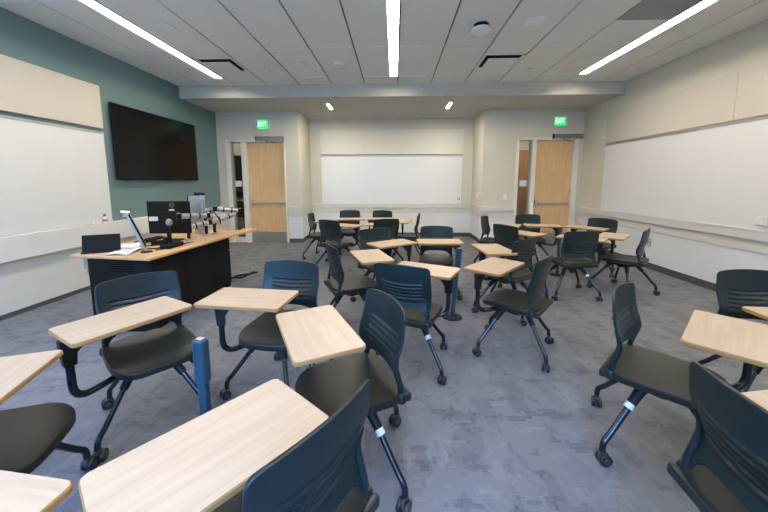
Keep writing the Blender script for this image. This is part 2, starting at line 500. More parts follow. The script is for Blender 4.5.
disc('sprinkler_cap', 2.195, 5.50, .042, .012, 'tiny round sprinkler cap near the right air diffuser', 'sprinkler', gq)
r = tag(empty('wireless_access_point', (1.0, 4.0, ZC)), 'white round access point with dark blue base on the ceiling', 'access point')
bmobj('mount', lathe(nb(), [(.03, 0), (.085, 0), (.085, -.05), (.03, -.05)], 32), 'blue', r, 40).data.materials[0] = M['dark']
bmobj('dome', lathe(nb(), [(.03, -.05), (.118, -.05), (.125, -.06), (.122, -.08), (.09, -.097), (.03, -.10)], 36), 'teew', r, 50)

def diffuser(x0, y0, label):
    s = .61
    r = tag(empty('air_diffuser', (x0+s/2, y0+s/2, ZC)), label, 'air vent', 'square air diffusers in the ceiling')
    bm = nb(); h = s/2
    for a, b, c, d in ((-h, h, -h, -h+.045), (-h, h, h-.045, h), (-h, -h+.045, -h, h), (h-.045, h, -h, h)):
        box(bm, a, b, c, d, -.004, .012)
    bmobj('frame', bm, 'teew', r)
    bmobj('throat', box(nb(), -h+.04, h-.04, -h+.04, h-.04, .012, .033), 'dark', r)
    bmobj('plaque', box(nb(), -.22, .22, -.215, .235, -.034, -.026, .003), 'tile', r)
    return r
diffuser(-2.994, 4.86, 'square air diffuser beside the light nearest the teal wall')
diffuser(1.273, 4.86, 'square air diffuser beside the round speaker right of the middle light')
r = tag(empty('return_grille', (2.797, 3.667, ZC)), 'dark grey return air grille beside the light nearest the beige wall', 'air vent')
bm = nb(); box(bm, -.30, .30, -.30, .30, .004, .016)
bmobj('backing', bm, 'duct', r)
bm = nb(); box(bm, -.303, .303, .285, .303, -.006, .010); box(bm, -.303, .303, -.303, -.290, -.006, .010)
bmobj('frame', bm, 'teew', r)
bm = nb()
for k in range(24): box(bm, -.285, .285, -.288+k*.0245, -.288+k*.0245+.006, -.002, .004)
bmobj('blades', bm, 'duct', r)

# ------------------------------------------------------------------ boards
def board(name, bm, m, label, cat='whiteboard', group=None): return tag(bmobj(name, bm, m), label, cat, group)
# left wall
r = tag(empty('whiteboard', (XL, 1.5, .868)), 'large whiteboard on the teal wall above the white ledge', 'whiteboard')
bmobj('writing_surface', box(nb(), .003, .028, -2.9, 2.96, .005, 1.225), 'board', r)
bmobj('edge_trim', box(nb(), .003, .033, -2.9, 2.965, 1.225, 1.255), 'alu', r)
board('fabric_panel', box(nb(), XL+.003, XL+.03, -1.4, 4.47, 2.17, 2.745, .004), 'fabric', 'beige fabric tack panel above the whiteboard on the teal wall', 'tack panel')
# right wall
r = tag(empty('whiteboard', (XR, 1.5, .875)), 'large whiteboard on the beige right wall', 'whiteboard')
bmobj('writing_surface', box(nb(), -.028, -.003, -2.9, 5.11, .0, 1.245), 'board', r)
bmobj('edge_trim', box(nb(), -.034, -.003, -2.9, 5.115, 1.245, 1.272), 'alu', r)
bmobj('tray_lip', box(nb(), -.045, -.003, -2.9, 5.12, -.018, 0), 'panel', r)
r = tag(empty('fabric_panel', (XR, 5.4, 2.17)), 'beige fabric tack panel above the long right whiteboard', 'tack panel')
bmobj('panel_section', box(nb(), -.03, -.003, -1.19, 1.23, 0, .585, .003), 'fabric', r)
bmobj('panel_section', box(nb(), -.03, -.003, -5.4, -1.195, 0, .585, .003), 'fabric', r)
# alcove
r = tag(empty('whiteboard', (-.09, YA, .845)), 'whiteboard on the far wall between the two doors', 'whiteboard')
bmobj('writing_surface', box(nb(), -1.82, 1.82, -.028, -.003, 0, 1.225), 'board', r)
bm = nb(); box(bm, -1.828, -1.82, -.03, -.003, 0, 1.235); box(bm, 1.82, 1.828, -.03, -.003, 0, 1.235); box(bm, -1.828, 1.828, -.03, -.003, 1.225, 1.24)
bmobj('edge_trim', bm, 'alu', r)
board('fabric_panel', box(nb(), -1.92, 1.735, YA-.045, YA-.003, 2.125, 2.745, .004), 'fabric_pale', 'pale fabric tack panel above the whiteboard on the far wall', 'tack panel')

# tray items
r = tag(empty('spray_bottle', (-4.062, 4.33, .868)), 'small white bottle with blue cap on the left ledge', 'bottle')
bmobj('bottle_body', lathe(nb(), [(.005, 0), (.03, 0), (.032, .01), (.032, .07), (.018, .085), (.005, .085)], 20), 'label', r, 40)
bmobj('cap', lathe(nb(), [(.003, .0855), (.016, .0855), (.016, .118), (.003, .118)], 16), 'blue', r, 40)
bmobj('printed_band', lathe(nb(), [(.0325, .02), (.0326, .02), (.0326, .045), (.0325, .045)], 20), 'red', r)
tag(bx('board_eraser', 'plate', -4.069, -4.035, 4.13, 4.25, .868, .915, .006), 'white felt eraser lying on the left ledge beside the bottle', 'eraser')
r = tag(empty('marker_holder', (1.66, YA-.028, .87)), 'small marker holder on the far whiteboard, lower right corner', 'marker holder')
bmobj('holder_body', box(nb(), -.05, .05, -.04, 0, 0, .09, .006), 'card', r)
for x, m in ((-.025, 'red'), (.015, 'blue')): bmobj('marker', tube(nb(), [(x, -.02, .0905), (x, -.02, .14)], .009, 8), m, r)
tag(bx('marker_box', 'plate', XR-.07, XR-.029, 3.69, 3.77, .93, 1.03, .006), 'white marker box on the right whiteboard near its bottom edge', 'marker box')

# switches and outlet
def plate(name, mx, label, cat, outlet=False):
    r = tag(empty(name), label, cat); r.matrix_world = mx
    bmobj('cover_plate', box(nb(), -.036, .036, -.006, 0, -.058, .058, .002), 'steel' if outlet else 'plate', r)
    if outlet:
        for z in (-.026, .026): bmobj('socket', box(nb(), -.017, .017, -.009, -.0065, z-.016, z+.016, .002), 'plate', r)
    else: bmobj('rocker', box(nb(), -.017, .017, -.010, -.0065, -.033, .033, .002), 'card', r)
plate('light_switch', Matrix.Translation((2.52, YD-.001, 1.09)), 'light switch beside the right door glass', 'switch')
plate('light_switch', Matrix.Translation((AX1-.001, 7.8, 1.09)) @ Matrix.Rotation(-PI/2, 4, 'Z'), 'light switch on the alcove side wall next to the right door', 'switch')
plate('power_outlet', Matrix.Translation((XR-.013, 5.317, .425)) @ Matrix.Rotation(-PI/2, 4, 'Z'), 'steel power outlet low on the right wall behind a chair', 'outlet', True)

# television
r = tag(empty('television', (XL, 5.54, 1.47)), 'large black wall television on the teal wall', 'television')
bmobj('wall_mount', box(nb(), 0, .05, -.4, .4, .3, .8), 'dark', r)
bmobj('case', box(nb(), .04, .074, -.962, .962, 0, 1.092, .006), 'dark', r)
bmobj('screen', box(nb(), .0742, .078, -.95, .95, .014, 1.08), 'tv', r)

# ------------------------------------------------------------------ teacher desk
D = tag(empty('instructor_desk', (-2.6, 3.45, 0)), 'long black instructor desk with a light wood top by the left wall', 'desk')
def DP(p): return [(x+2.6, y-3.45) for x, y in p]
bm = nb(); prism(bm, DP([(-3.06, 2.86), (-2.20, 2.74), (-2.10, 4.10), (-2.20, 4.40), (-3.02, 4.44)]), .722, .75)
o = bmobj('desktop', bm, 'desktop', D)
md = o.modifiers.new('b', 'BEVEL'); md.width = .006; md.segments = 2
bm = nb(); prism(bm, DP([(-2.095, 4.09), (-1.99, 4.56), (-2.22, 4.60), (-2.20, 4.41)]), .724, .752)
bmobj('side_flap', bm, 'desktop', D)
bm = nb(); box(bm, -.27, .335, -.62, .80, .05, .715, .004); bmobj('body', bm, 'black', D).data.materials[0] = M['dark']
bm = nb(); box(bm, -.25, .33, -.625, -.62, .08, .69, .002)
sp = bmobj('side_panel', bm, 'dark', D)
bm = nb()
for k in range(4): box(bm, -.05, .18, -.628, -.6255, .60+k*.022, .609+k*.022)
bmobj('vent_slots', bm, 'tv', sp)
bm = nb()
for k in range(3): box(bm, .3355, .339, -.60+k*.46, -.60+k*.46+.45, .08, .69, .002)
bmobj('front_panels', bm, 'dark', D)
bm = nb()
box(bm, -.26, .33, -.60, -.55, 0, .05); box(bm, -.26, .33, .72, .78, 0, .05)
bmobj('plinth_feet', bm, 'dark', D)
bm = nb(); tube(bm, fillet([(.29, .80, .10), (.30, .98, .055), (.33, 1.1, .02), (.37, 1.42, .02)], .05), .014, 8); tube(bm, [(.20, 1.16, .02), (.44, 1.40, .02)], .012, 8)
bmobj('outrigger_foot', bm, 'dark', D)
bm = nb(); box(bm, -.33, -.29, -.60, -.56, .62, .72, .004); tube(bm, [(-.31, -.58, .62), (-.31, -.58, .57)], .012, 8)
bmobj('hook_bracket', bm, 'steel', D)
bm = nb(); tube(bm, [(.352, .76, .50), (.352, .76, .52)], .012, 8); bmobj('door_lock', bm, 'steel', D)
ZT = .7505

# black touch panel at the near end
r = tag(empty('control_panel', (-2.87, 2.99, ZT), math.radians(30)), 'tilted black control panel at the near left end of the desk', 'control panel')
mx = Matrix.Rotation(math.radians(-12), 4, 'X')
bmobj('panel_case', box(nb(), -.145, .145, -.012, .012, .012, .17, .004, 0, mx), 'dark', r)
bmobj('panel_screen', box(nb(), -.137, .137, -.0145, -.0125, .022, .162, 0, 0, mx), 'dark', r)
bmobj('panel_foot', box(nb(), -.145, .145, -.06, .05, 0, .014, .004), 'dark', r)

# papers
def sheet(name, pts, m, label, z):
    bm = nb(); n = 7; A, B, Cc, Dd = [Vector(p) for p in pts]
    rows = []
    for i in range(n+1):
        row = []
        for j in range(n+1):
            u, v = i/n, j/n
            p = (A*(1-u)+B*u)*(1-v) + (Dd*(1-u)+Cc*u)*v
            row.append(bm.verts.new((p.x, p.y, z + .018*abs(math.sin(3.0*u+2.2*v))*(.3+u))))
        rows.append(row)
    for i in range(n):
        for j in range(n): bm.faces.new((rows[i][j], rows[i+1][j], rows[i+1][j+1], rows[i][j+1]))
    o = bmobj(name, bm, m, None, 60); md = o.modifiers.new('s', 'SOLIDIFY'); md.thickness = .0012
    return tag(o, label, 'paper', 'papers on the desk')
sheet('paper_sheet', [(-2.72, 2.84), (-2.50, 2.84), (-2.54, 3.12), (-2.78, 3.14)], 'paper', 'pale blue paper lying nearest the front edge of the desk', ZT+.002)
sheet('paper_sheet', [(-2.86, 3.02), (-2.62, 3.10), (-2.76, 3.42), (-3.0, 3.34)], 'paper', 'crumpled pale blue paper behind the control panel on the desk', ZT+.004)

# document camera
r = tag(empty('document_camera', (-2.42, 2.99, ZT)), 'silver document camera with slanted arm on the near end of the desk', 'document camera')
bmobj('base', lathe(nb(), [(.01, 0), (.05, 0), (.05, .008), (.01, .012)], 24), 'dark', r, 40)
bmobj('pivot', tube(nb(), [(0, 0, .01), (-.012, -.01, .075)], .014, 10), 'silver', r, 40)
bm = nb(); tube(bm, [(-.008, -.01, .05), (-.105, -.06, .385)], .022, 10, 0, True, .8); bmobj('arm', bm, 'silver', r, 40)
bm = nb(); tube(bm, [(.014, -.020, .06), (-.080, -.075, .375)], .008, 6); bmobj('arm_strip', bm, 'dark', r)
bm = nb(); tube(bm, [(-.085, -.05, .388), (-.150, -.075, .400)], [.026, .022], 12, 0, True, .6); tube(bm, [(-.13, -.065, .385), (-.13, -.065, .352)], .016, 10)
bmobj('camera_head', bm, 'silver', r, 40)

# cables and small black gear
def cable(pts, label, rad=.006):
    return tag(bmobj('cable', tube(nb(), fillet(pts, .06), rad, 6), 'dark', None, 50), label, 'cable', 'black cables on the desk')
cable([(-2.60, 3.16, ZT+.007), (-2.47, 3.10, ZT+.007), (-2.38, 3.20, ZT+.007), (-2.45, 3.34, ZT+.007), (-2.58, 3.30, ZT+.007), (-2.62, 3.18, ZT+.012)], 'coiled black cable on the desk beside the document camera')
cable([(-2.38, 3.05, ZT+.007), (-2.30, 3.16, ZT+.007), (-2.34, 3.32, ZT+.007), (-2.28, 3.50, ZT+.007)], 'black cable along the front of the desk below the microphone', .005)
r = tag(empty('stapler', (-2.56, 3.34, ZT), .4), 'small black stapler behind the coiled cable', 'stapler')
bmobj('stapler_base', box(nb(), -.07, .07, -.018, .018, 0, .012, .003), 'dark', r)
bmobj('stapler_arm', box(nb(), -.07, .06, -.015, .015, .014, .05, .006, 0), 'dark', r)

# microphone
r = tag(empty('microphone', (-2.34, 3.22, ZT)), 'black desk microphone with round grey mesh head', 'microphone')
bmobj('base', box(nb(), -.05, .06, -.10, .12, 0, .045, .008), 'dark', r)
bmobj('stand', tube(nb(), [(0, 0, .045), (0, 0, .10)], .011, 10), 'dark', r, 40)
bmobj('handle', tube(nb(), [(0, 0, .09), (-.004, 0, .235)], [.014, .019], 14), 'dark', r, 40)
bmobj('mesh_head', lathe(nb(), [(.002, .225), (.020, .23), (.029, .25), (.031, .268), (.026, .285), (.014, .297), (.002, .30)], 20), 'mesh', r, 60)
bmobj('clip', box(nb(), -.03, .0, -.07, -.03, .045, .12, .006), 'dark', r)
bmobj('button', lathe(nb(), [(.002, .12), (.017, .12), (.017, .135), (.002, .14)], 14, (-.015, -.05, 0)), 'mesh', r, 50)

# monitor seen from behind
r = tag(empty('computer_monitor', (-2.605, 3.60, ZT), math.radians(4)), 'black computer monitor seen from behind with white label', 'monitor')
case = bmobj('case', box(nb(), -.240, .240, -.012, .012, .085, .460, .008), 'dark', r)
bmobj('screen', box(nb(), -.232, .232, .0125, .0135, .10, .452), 'tv', r)
bmobj('rear_housing', box(nb(), -.12, .12, -.022, -.0125, .17, .345, .004), 'dark', r)
bmobj('asset_label', box(nb(), -.222, -.115, -.0135, -.0125, .235, .282), 'label', case)
bmobj('printed_lines', box(nb(), -.20, -.14, -.0142, -.0136, .256, .262), 'blue', case)
bmobj('service_label', box(nb(), .01, .07, -.0138, -.0125, .352, .368), 'label', case)
bm = nb(); n = 28
for k in range(n):
    a, b = 2*PI*k/n, 2*PI*(k+1)/n
    vs = [bm.verts.new((.045+rr*math.cos(t), -.0130, .415+rr*math.sin(t))) for rr, t in ((.028, a), (.028, b), (.0235, b), (.0235, a))]
    bm.faces.new(vs)
lg = bmobj('logo_ring', bm, 'mesh', case)
text_mesh('logo_letters', 'DELL', .017, 'mesh', case, Matrix.Translation((.045, -.0130, .415)) @ Matrix.Rotation(PI/2, 4, 'X'))
bmobj('stand', tube(nb(), [(0, -.04, .012), (0, -.03, .26)], .02, 10), 'dark', r, 40)
bmobj('foot', box(nb(), -.12, .12, -.10, .08, 0, .012, .006), 'dark', r)
# keyboard and mouse
r = tag(empty('keyboard', (-2.86, 3.62, ZT), math.radians(95)), 'black keyboard on the desk behind the monitor', 'keyboard')
bmobj('tray', box(nb(), -.21, .21, -.065, .065, 0, .014, .004), 'dark', r)
bm = nb()
for i in range(14):
    for j in range(5): box(bm, -.2+i*.0287, -.2+i*.0287+.024, -.058+j*.024, -.058+j*.024+.019, .0145, .021)
bmobj('keys', bm, 'hub', r)

# silver laptop-like panel standing behind the arms
r = tag(empty('silver_display', (-2.56, 4.06, ZT), math.radians(4)), 'silver flat display with dark edge at the far end of the desk', 'display')
bmobj('case', box(nb(), -.10, .10, -.010, .010, .12, .50, .006), 'alu', r)
bmobj('side_edge', box(nb(), -.113, -.101, -.013, .013, .115, .505, .004), 'dark', r)
bmobj('stand', box(nb(), -.05, .05, -.004, .09, 0, .12, .004), 'alu', r)

# two silver articulated arms clamped to the desk
def monitor_arm(base, path, label, blk):
    r = tag(empty('articulated_arm', (base[0], base[1], ZT)), label, 'monitor arm', 'silver articulated arms on the desk')
    bmobj('clamp', lathe(nb(), [(.01, 0), (.045, 0), (.045, .012), (.02, .02), (.01, .02)], 20), 'silver', r, 40)
    P = [Vector(p)-Vector((base[0], base[1], ZT)) for p in path]
    bmobj('post', tube(nb(), [(0, 0, .02), P[0]], .018, 12), 'dark', r, 40)
    for a, b in zip(P, P[1:]):
        d = (b-a)
        bmobj('arm_segment', tube(nb(), [a+d*.08, a+d*.92], .023, 12, 0, True, 1.3), 'silver', r, 40)
    for p in P:
        bm = nb(); tube(bm, [p-Vector((0, 0, .028)), p+Vector((0, 0, .028))], .025, 12)
        bmobj('joint', bm, 'dark', r, 40)
        bmobj('joint_cap', tube(nb(), [p+Vector((0, 0, .0285)), p+Vector((0, 0, .036))], .019, 12), 'silver', r, 40)
    for a, b in zip(P, P[1:]):
        d = b-a
        for t in (.33, .66):
            q = a+d*t
            bmobj('cable_clip', tube(nb(), [q-d.normalized()*.007, q+d.normalized()*.007], .027, 12, 0, True, 1.3), 'dark', r, 40)
    return r
monitor_arm((-2.42, 3.64), [(-2.42, 3.64, .895), (-2.28, 3.85, .935), (-2.02, 4.05, 1.035)], 'silver articulated arm nearer the monitor, lower segments', 1)
monitor_arm((-2.37, 4.10), [(-2.37, 4.10, .90), (-2.22, 3.72, 1.035), (-2.37, 3.42, 1.055)], 'silver articulated arm reaching level toward the monitor back', 1)
monitor_arm((-2.41, 3.98), [(-2.41, 3.98, 1.02), (-2.22, 3.88, 1.10), (-2.00, 4.05, 1.06)], 'silver articulated arm with the dark upper segments, highest of three', 1)
cable([(-2.33, 3.92, .95), (-2.30, 3.86, 1.05), (-2.24, 3.85, 1.09), (-2.18, 3.88, .98), (-2.20, 3.95, .90)], 'black cable looping around the upper arm joint', .006)

# webcam on a stand
r = tag(empty('webcam', (-2.40, 3.90, ZT)), 'small black webcam on a thin silver stand', 'webcam')
bmobj('stand', tube(nb(), [(0, 0, .006), (.0, 0, .50)], .009, 10), 'silver', r, 40)
bmobj('foot', lathe(nb(), [(.005, 0), (.035, 0), (.03, .006), (.005, .006)], 18), 'silver', r, 40)
bmobj('camera_body', tube(nb(), [(-.065, -.02, .535), (.045, .0, .53)], .021, 12, 0, True, .8), 'dark', r, 40)
bmobj('swivel', box(nb(), -.012, .04, -.014, .014, .46, .515, .004), 'silver', r)

# ------------------------------------------------------------------ tablet-arm chairs
def seat_mesh():
    bm = nb(); n = 56; N = 4.6
    def outline(k):
        a = 2*PI*k/n; c, s = math.cos(a), math.sin(a)
        u = math.copysign(abs(c)**(2/N), c); v = math.copysign(abs(s)**(2/N), s)
        return u, v
    def pt(u, v, dz=0):
        x = .008 + .232*u + (.012*(1-v*v) if u > 0 else 0)
        w = .218 - .014*max(0, u)**2 + .004*max(0, -u)
        z = .452 - .016*(1-v*v)*(1-u*u) - .024*max(0, (u-.45))**2/.3 + .010*max(0, -u-.55)/.45*(1-.3*v*v)
        return Vector((x, w*v, z+dz))
    rings = []
    for s in (.15, .35, .55, .72, .85, .94, .985):
        rings.append([bm.verts.new(pt(outline(k)[0]*s, outline(k)[1]*s)) for k in range(n)])
    for s, dz in ((1.0, -.006), (1.006, -.014)):
        rings.append([bm.verts.new(pt(outline(k)[0]*s, outline(k)[1]*s, dz)) for k in range(n)])
    ring = []
    for k in range(n):
        u, v = outline(k); ring.append(bm.verts.new(pt(u*1.0, v*1.0, -.036-.016*max(0, -u)**2)))
    rings.append(ring)
    ring = []
    for k in range(n):
        u, v = outline(k); ring.append(bm.verts.new(pt(u*.95, v*.95, -.040-.020*max(0, -u)**2)))
    rings.append(ring)
    for R, Q in zip(rings, rings[1:]):
        for k in range(n): bm.faces.new((R[k], R[(k+1) % n], Q[(k+1) % n], Q[k]))
    bm.faces.new(rings[0]); bm.faces.new(rings[-1])
    return bm

ZB0, ZB1 = .425, .846
def back_u(z, v):
    lean = -.206 + .030*math.exp(-((z-.585)/.085)**2) - .085*max(0, z-.60)
    return lean + .036*(v/.215)**2
def back_half(z):
    """half width of the shell at height z, with small rounded top corners"""
    w = .200 + .016*min(1, max(0, (z-.45)/.25)) - .006*max(0, (z-.70)/.15)
    r = .034; e = max(0, z-(ZB1-r))/r
    return w - r*(1-math.sqrt(max(0, 1-min(1, e)**2)))
def back_mesh():
    bm = nb(); nv, nz = 48, 96; H = []
    for j in range(nz+1):
        z = ZB0 + (ZB1-ZB0)*j/nz
        w = back_half(z); row = []
        for i in range(nv+1):
            s = -1+2*i/nv; v = w*s
            zz = z - .010*s*s*max(0, (z-.65)/.2)
            # the opening above the seat: a wide slot with round shoulders
            a = min(1, abs(v)/.172)
            x = back_u(zz, v)
            m = max(0, min(1, (.158-abs(v))/.014))
            zr = zz - .012*(v/.15)**2
            if .566 < zr < .706 and m > 0:
                ph = ((zr-.566)/.028) % 1
                x -= m*.012*(ph if ph < .72 else (1-ph)/.28*.72)
            row.append((x, v, zz))
        H.append(row)
    V = {}
    def g(j, i):
        if (j, i) not in V: V[j, i] = bm.verts.new(H[j][i])
        return V[j, i]
    for j in range(nz):
        zt = (H[j][24][2]+H[j+1][24][2])/2
        for i in range(nv):
            vm = abs(H[j][i][1]+H[j][i+1][1])/2
            top = .520 - .055*max(0, (vm/.178))**6
            if vm < .176 and zt < top: continue
            bm.faces.new((g(j, i), g(j, i+1), g(j+1, i+1), g(j+1, i)))
    return bm

def upright_mesh(s):
    bm = nb(); pts = []; rad = []
    for k in range(12):
        z = .425 + (.665-.425)*k/11; v = s*(.196 if z < .5 else .194)
        pts.append((back_u(z, v) - .008, v, z)); rad.append(.0135 if z < .56 else .0135-.010*(z-.56)/.105)
    tube(bm, pts, rad, 10)
    lathe(bm, [(.006, .405), (.022, .407), (.024, .415), (.024, .44), (.018, .452), (.006, .454)], 16, (pts[0][0]+.004, s*.200, 0))
    return bm

def leg_mesh():
    bm = nb()
    tube(bm, fillet([(.10, 0, .372), (.155, 0, .348), (.318, 0, .150), (.352, 0, .118), (.356, 0, .072)], .03, 4), .0145, 12)
    return bm
def socket_mesh():
    bm = nb(); tube(bm, fillet([(.03, 0, .385), (.13, 0, .372), (.20, 0, .295)], .03, 4), [.028]*3+[.024]*3+[.021]*2, 10); return bm
def caster_mesh():
    bm = nb()
    for s in (-1, 1):
        lathe(bm, [(.005, s*.009), (.029, s*.009), (.031, s*.012), (.031, s*.022), (.028, s*.026), (.005, s*.026)], 22, (.012, 0, .031), 0, 'Y')
    return bm
def hood_mesh():
    bm = nb(); box(bm, -.018, .032, -.0085, .0085, .028, .062, .006)
    lathe(bm, [(.004, .058), (.013, .058), (.013, .082), (.004, .082)], 12)
    for s in (-1, 1): lathe(bm, [(.003, s*.0262), (.016, s*.0262), (.014, s*.028), (.003, s*.028)], 14, (.012, 0, .031), 0, 'Y')
    return bm
def hub_mesh():
    bm = nb(); box(bm, -.13, .13, -.10, .10, .362, .402, .012); box(bm, -.16, .17, -.045, .045, .395, .418, .006)
    lathe(bm, [(.02, .335), (.075, .335), (.085, .35), (.085, .375), (.02, .375)], 24)
    return bm
TL, TW, TT, TZ = .530, .315, .022, .72
def tablet_mesh():
    bm = nb(); pts = []; r = .022
    for cx, cy, a0 in ((TW/2-r, TL/2-r, 0), (-TW/2+r, TL/2-r, 90), (-TW/2+r, -TL/2+r, 180), (TW/2-r, -TL/2+r, 270)):
        for k in range(5):
            a = math.radians(a0+22.5*k); pts.append((cx+r*math.cos(a), cy+r*math.sin(a)))
    def ring(d, z): 
        return [bm.verts.new((x*(1-d/TW*2), y*(1-d/TL*2), z)) for x, y in pts]
    R = [ring(.004, -TT), ring(0, -TT+.004), ring(0, -.004), ring(.003, 0)]
    n = len(pts)
    for a, b in zip(R, R[1:]):
        for k in range(n):
            f = bm.faces.new((a[k], a[(k+1) % n], b[(k+1) % n], b[k])); f.material_index = 1
    f = bm.faces.new(R[0]); f.material_index = 1; bm.faces.new(R[-1])
    return bm

CH = empty('tablet_chair')
seat = bmobj('seat', seat_mesh(), 'plastic_warm', CH, 50)
back = bmobj('backrest', back_mesh(), 'plastic', CH, 60)
md = back.modifiers.new('s', 'SOLIDIFY'); md.thickness = .011; md.offset = 0
bmobj('rear_rail', box(nb(), -.230, -.200, -.214, .214, .402, .444, .010), 'plastic', CH)
for s in (-1, 1): bmobj('back_upright', upright_mesh(s), 'plastic', CH, 50)
bmobj('swivel_hub', hub_mesh(), 'hub', CH, 40)
leg_me = None
for k in range(4):
    if k == 0:
        lg = bmobj('leg', leg_mesh(), 'metal', CH, 50); sk = bmobj('leg_socket', socket_mesh(), 'hub', lg, 50)
        ca = bmobj('caster', caster_mesh(), 'wheel', lg, 40); ca.location = (.356, 0, 0)
        hd_ = bmobj('caster_hood', hood_mesh(), 'wheelg', lg, 40); hd_.location = (.356, 0, 0)
    else:
        l2 = lg.copy(); C.objects.link(l2)
        for q in (sk, ca, hd_):
            c2 = q.copy(); C.objects.link(c2); c2.parent = l2
        l2.parent = CH
tab = bmobj('tablet', tablet_mesh(), ['lam', 'edge'], CH)
reg(CH)
first = [CH]

def make_chair(x, y, head, base, tabl, post, label, sticker=None, group='tablet-arm chairs on casters'):
    """x,y hub; head seat heading (deg); base first leg angle (deg, world); tabl=(cx,cy,angle of long side) or None; post=(x,y)"""
    if first:
        r = first.pop(); r.location = (x, y, 0)
    else: r = copy_tree(CHT)
    r.location = (x, y, 0); h = math.radians(head); r.rotation_euler = (0, 0, h)
    tag(r, label, 'chair', group)
    ks = [c for c in C.objects if c.parent == r]
    legs = [c for c in ks if c.name.split('.')[0] == 'leg']
    for k, l in enumerate(legs):
        l.rotation_euler = (0, 0, math.radians(base+90*k)-h)
        sw = random.uniform(-PI, PI)
        for c in [c for c in C.objects if c.parent == l]:
            if c.name.startswith('caster'): c.rotation_euler = (0, 0, sw)
        if sticker == k:
            bm = nb(); tube(bm, [(.196, 0, .302), (.214, 0, .280)], .0215, 10)
            bmobj('sticker', bm, 'label', l, 40)
    t = [c for c in ks if c.name.split('.')[0] == 'tablet'][0]
    if tabl is None:
        bpy.data.objects.remove(t); return r
    inv = Matrix.Rotation(-h, 4, 'Z') @ Matrix.Translation((-x, -y, 0))
    cx, cy, ang = tabl
    q = inv @ Vector((cx, cy, TZ)); la = math.radians(ang-90)-h
    t.location = q; t.rotation_euler = (0, 0, la)
    p = inv @ Vector((post[0], post[1], 0)); d = Vector((p.x, p.y, 0)); dn = d.normalized()
    zl = .385
    bm = nb()
    tube(bm, fillet([dn*.07+Vector((0, 0, zl)), Vector((p.x, p.y, zl)), Vector((p.x, p.y, TZ-TT-.02))], .085, 8), .017, 12)
    bmobj('tablet_arm', bm, 'metal', r, 50)
    # bracket: collar at the post and a gusset that runs under the tablet
    bm = nb(); c = Vector((q.x, q.y, 0)) - p; c.z = 0; cn = c.normalized(); Ln = min(c.length, .2)
    sd = Vector((-cn.y, cn.x, 0))*.018; zt = TZ-TT-.0005
    prof = [(-.03, zt), (Ln, zt), (Ln, zt-.014), (Ln*.35, zt-.028), (Ln*.14, zt-.075), (.024, zt-.13), (-.022, zt-.13), (-.03, zt-.02)]
    A = [bm.verts.new(Vector((p.x, p.y, 0))+cn*a+sd+Vector((0, 0, z))) for a, z in prof]
    B = [bm.verts.new(Vector((p.x, p.y, 0))+cn*a-sd+Vector((0, 0, z))) for a, z in prof]
    bm.faces.new(A); bm.faces.new(B)
    for k in range(len(prof)): bm.faces.new((A[k], A[(k+1) % len(prof)], B[(k+1) % len(prof)], B[k]))
    bmobj('tablet_bracket', bm, 'hub', r)
    return r
CHT = CH

def post(x, y, ang, label, tilt=0):
    r = tag(empty('power_post', (x, y, 0), math.radians(ang)), label, 'power post', 'slate blue power posts among the chairs')
    tm = Matrix.Rotation(math.radians(tilt), 4, 'Y')
    bmobj('floor_disc', lathe(nb(), [(.02, 0), (.105, 0), (.105, .008), (.095, .016), (.03, .022), (.02, .022)], 36), 'hub', r, 40)
    bmobj('shaft', box(nb(), -.022, .022, -.015, .015, .02, .56, .006, 0, tm), 'postm', r)
    bmobj('power_head', box(nb(), -.030, .030, -.022, .022, .545, .745, .010, 0, tm), 'postm', r)
    bmobj('socket_plate', box(nb(), -.012, .012, .0222, .0245, .58, .70, .001, 0, tm), 'dark', r)
    bmobj('top_cap', box(nb(), -.015, .015, -.012, .012, .7455, .748, .001, 0, tm), 'alu', r)
    return r
post(-.85, 1.30, -15, 'slate blue power post in front of the chair nearest the desk')
post(.61, 3.27, 5, 'slate blue power post on a round base beside the middle tablets', 4.5)
post(2.50, 4.87, 20, 'thin power post on a round base between the far right chairs')

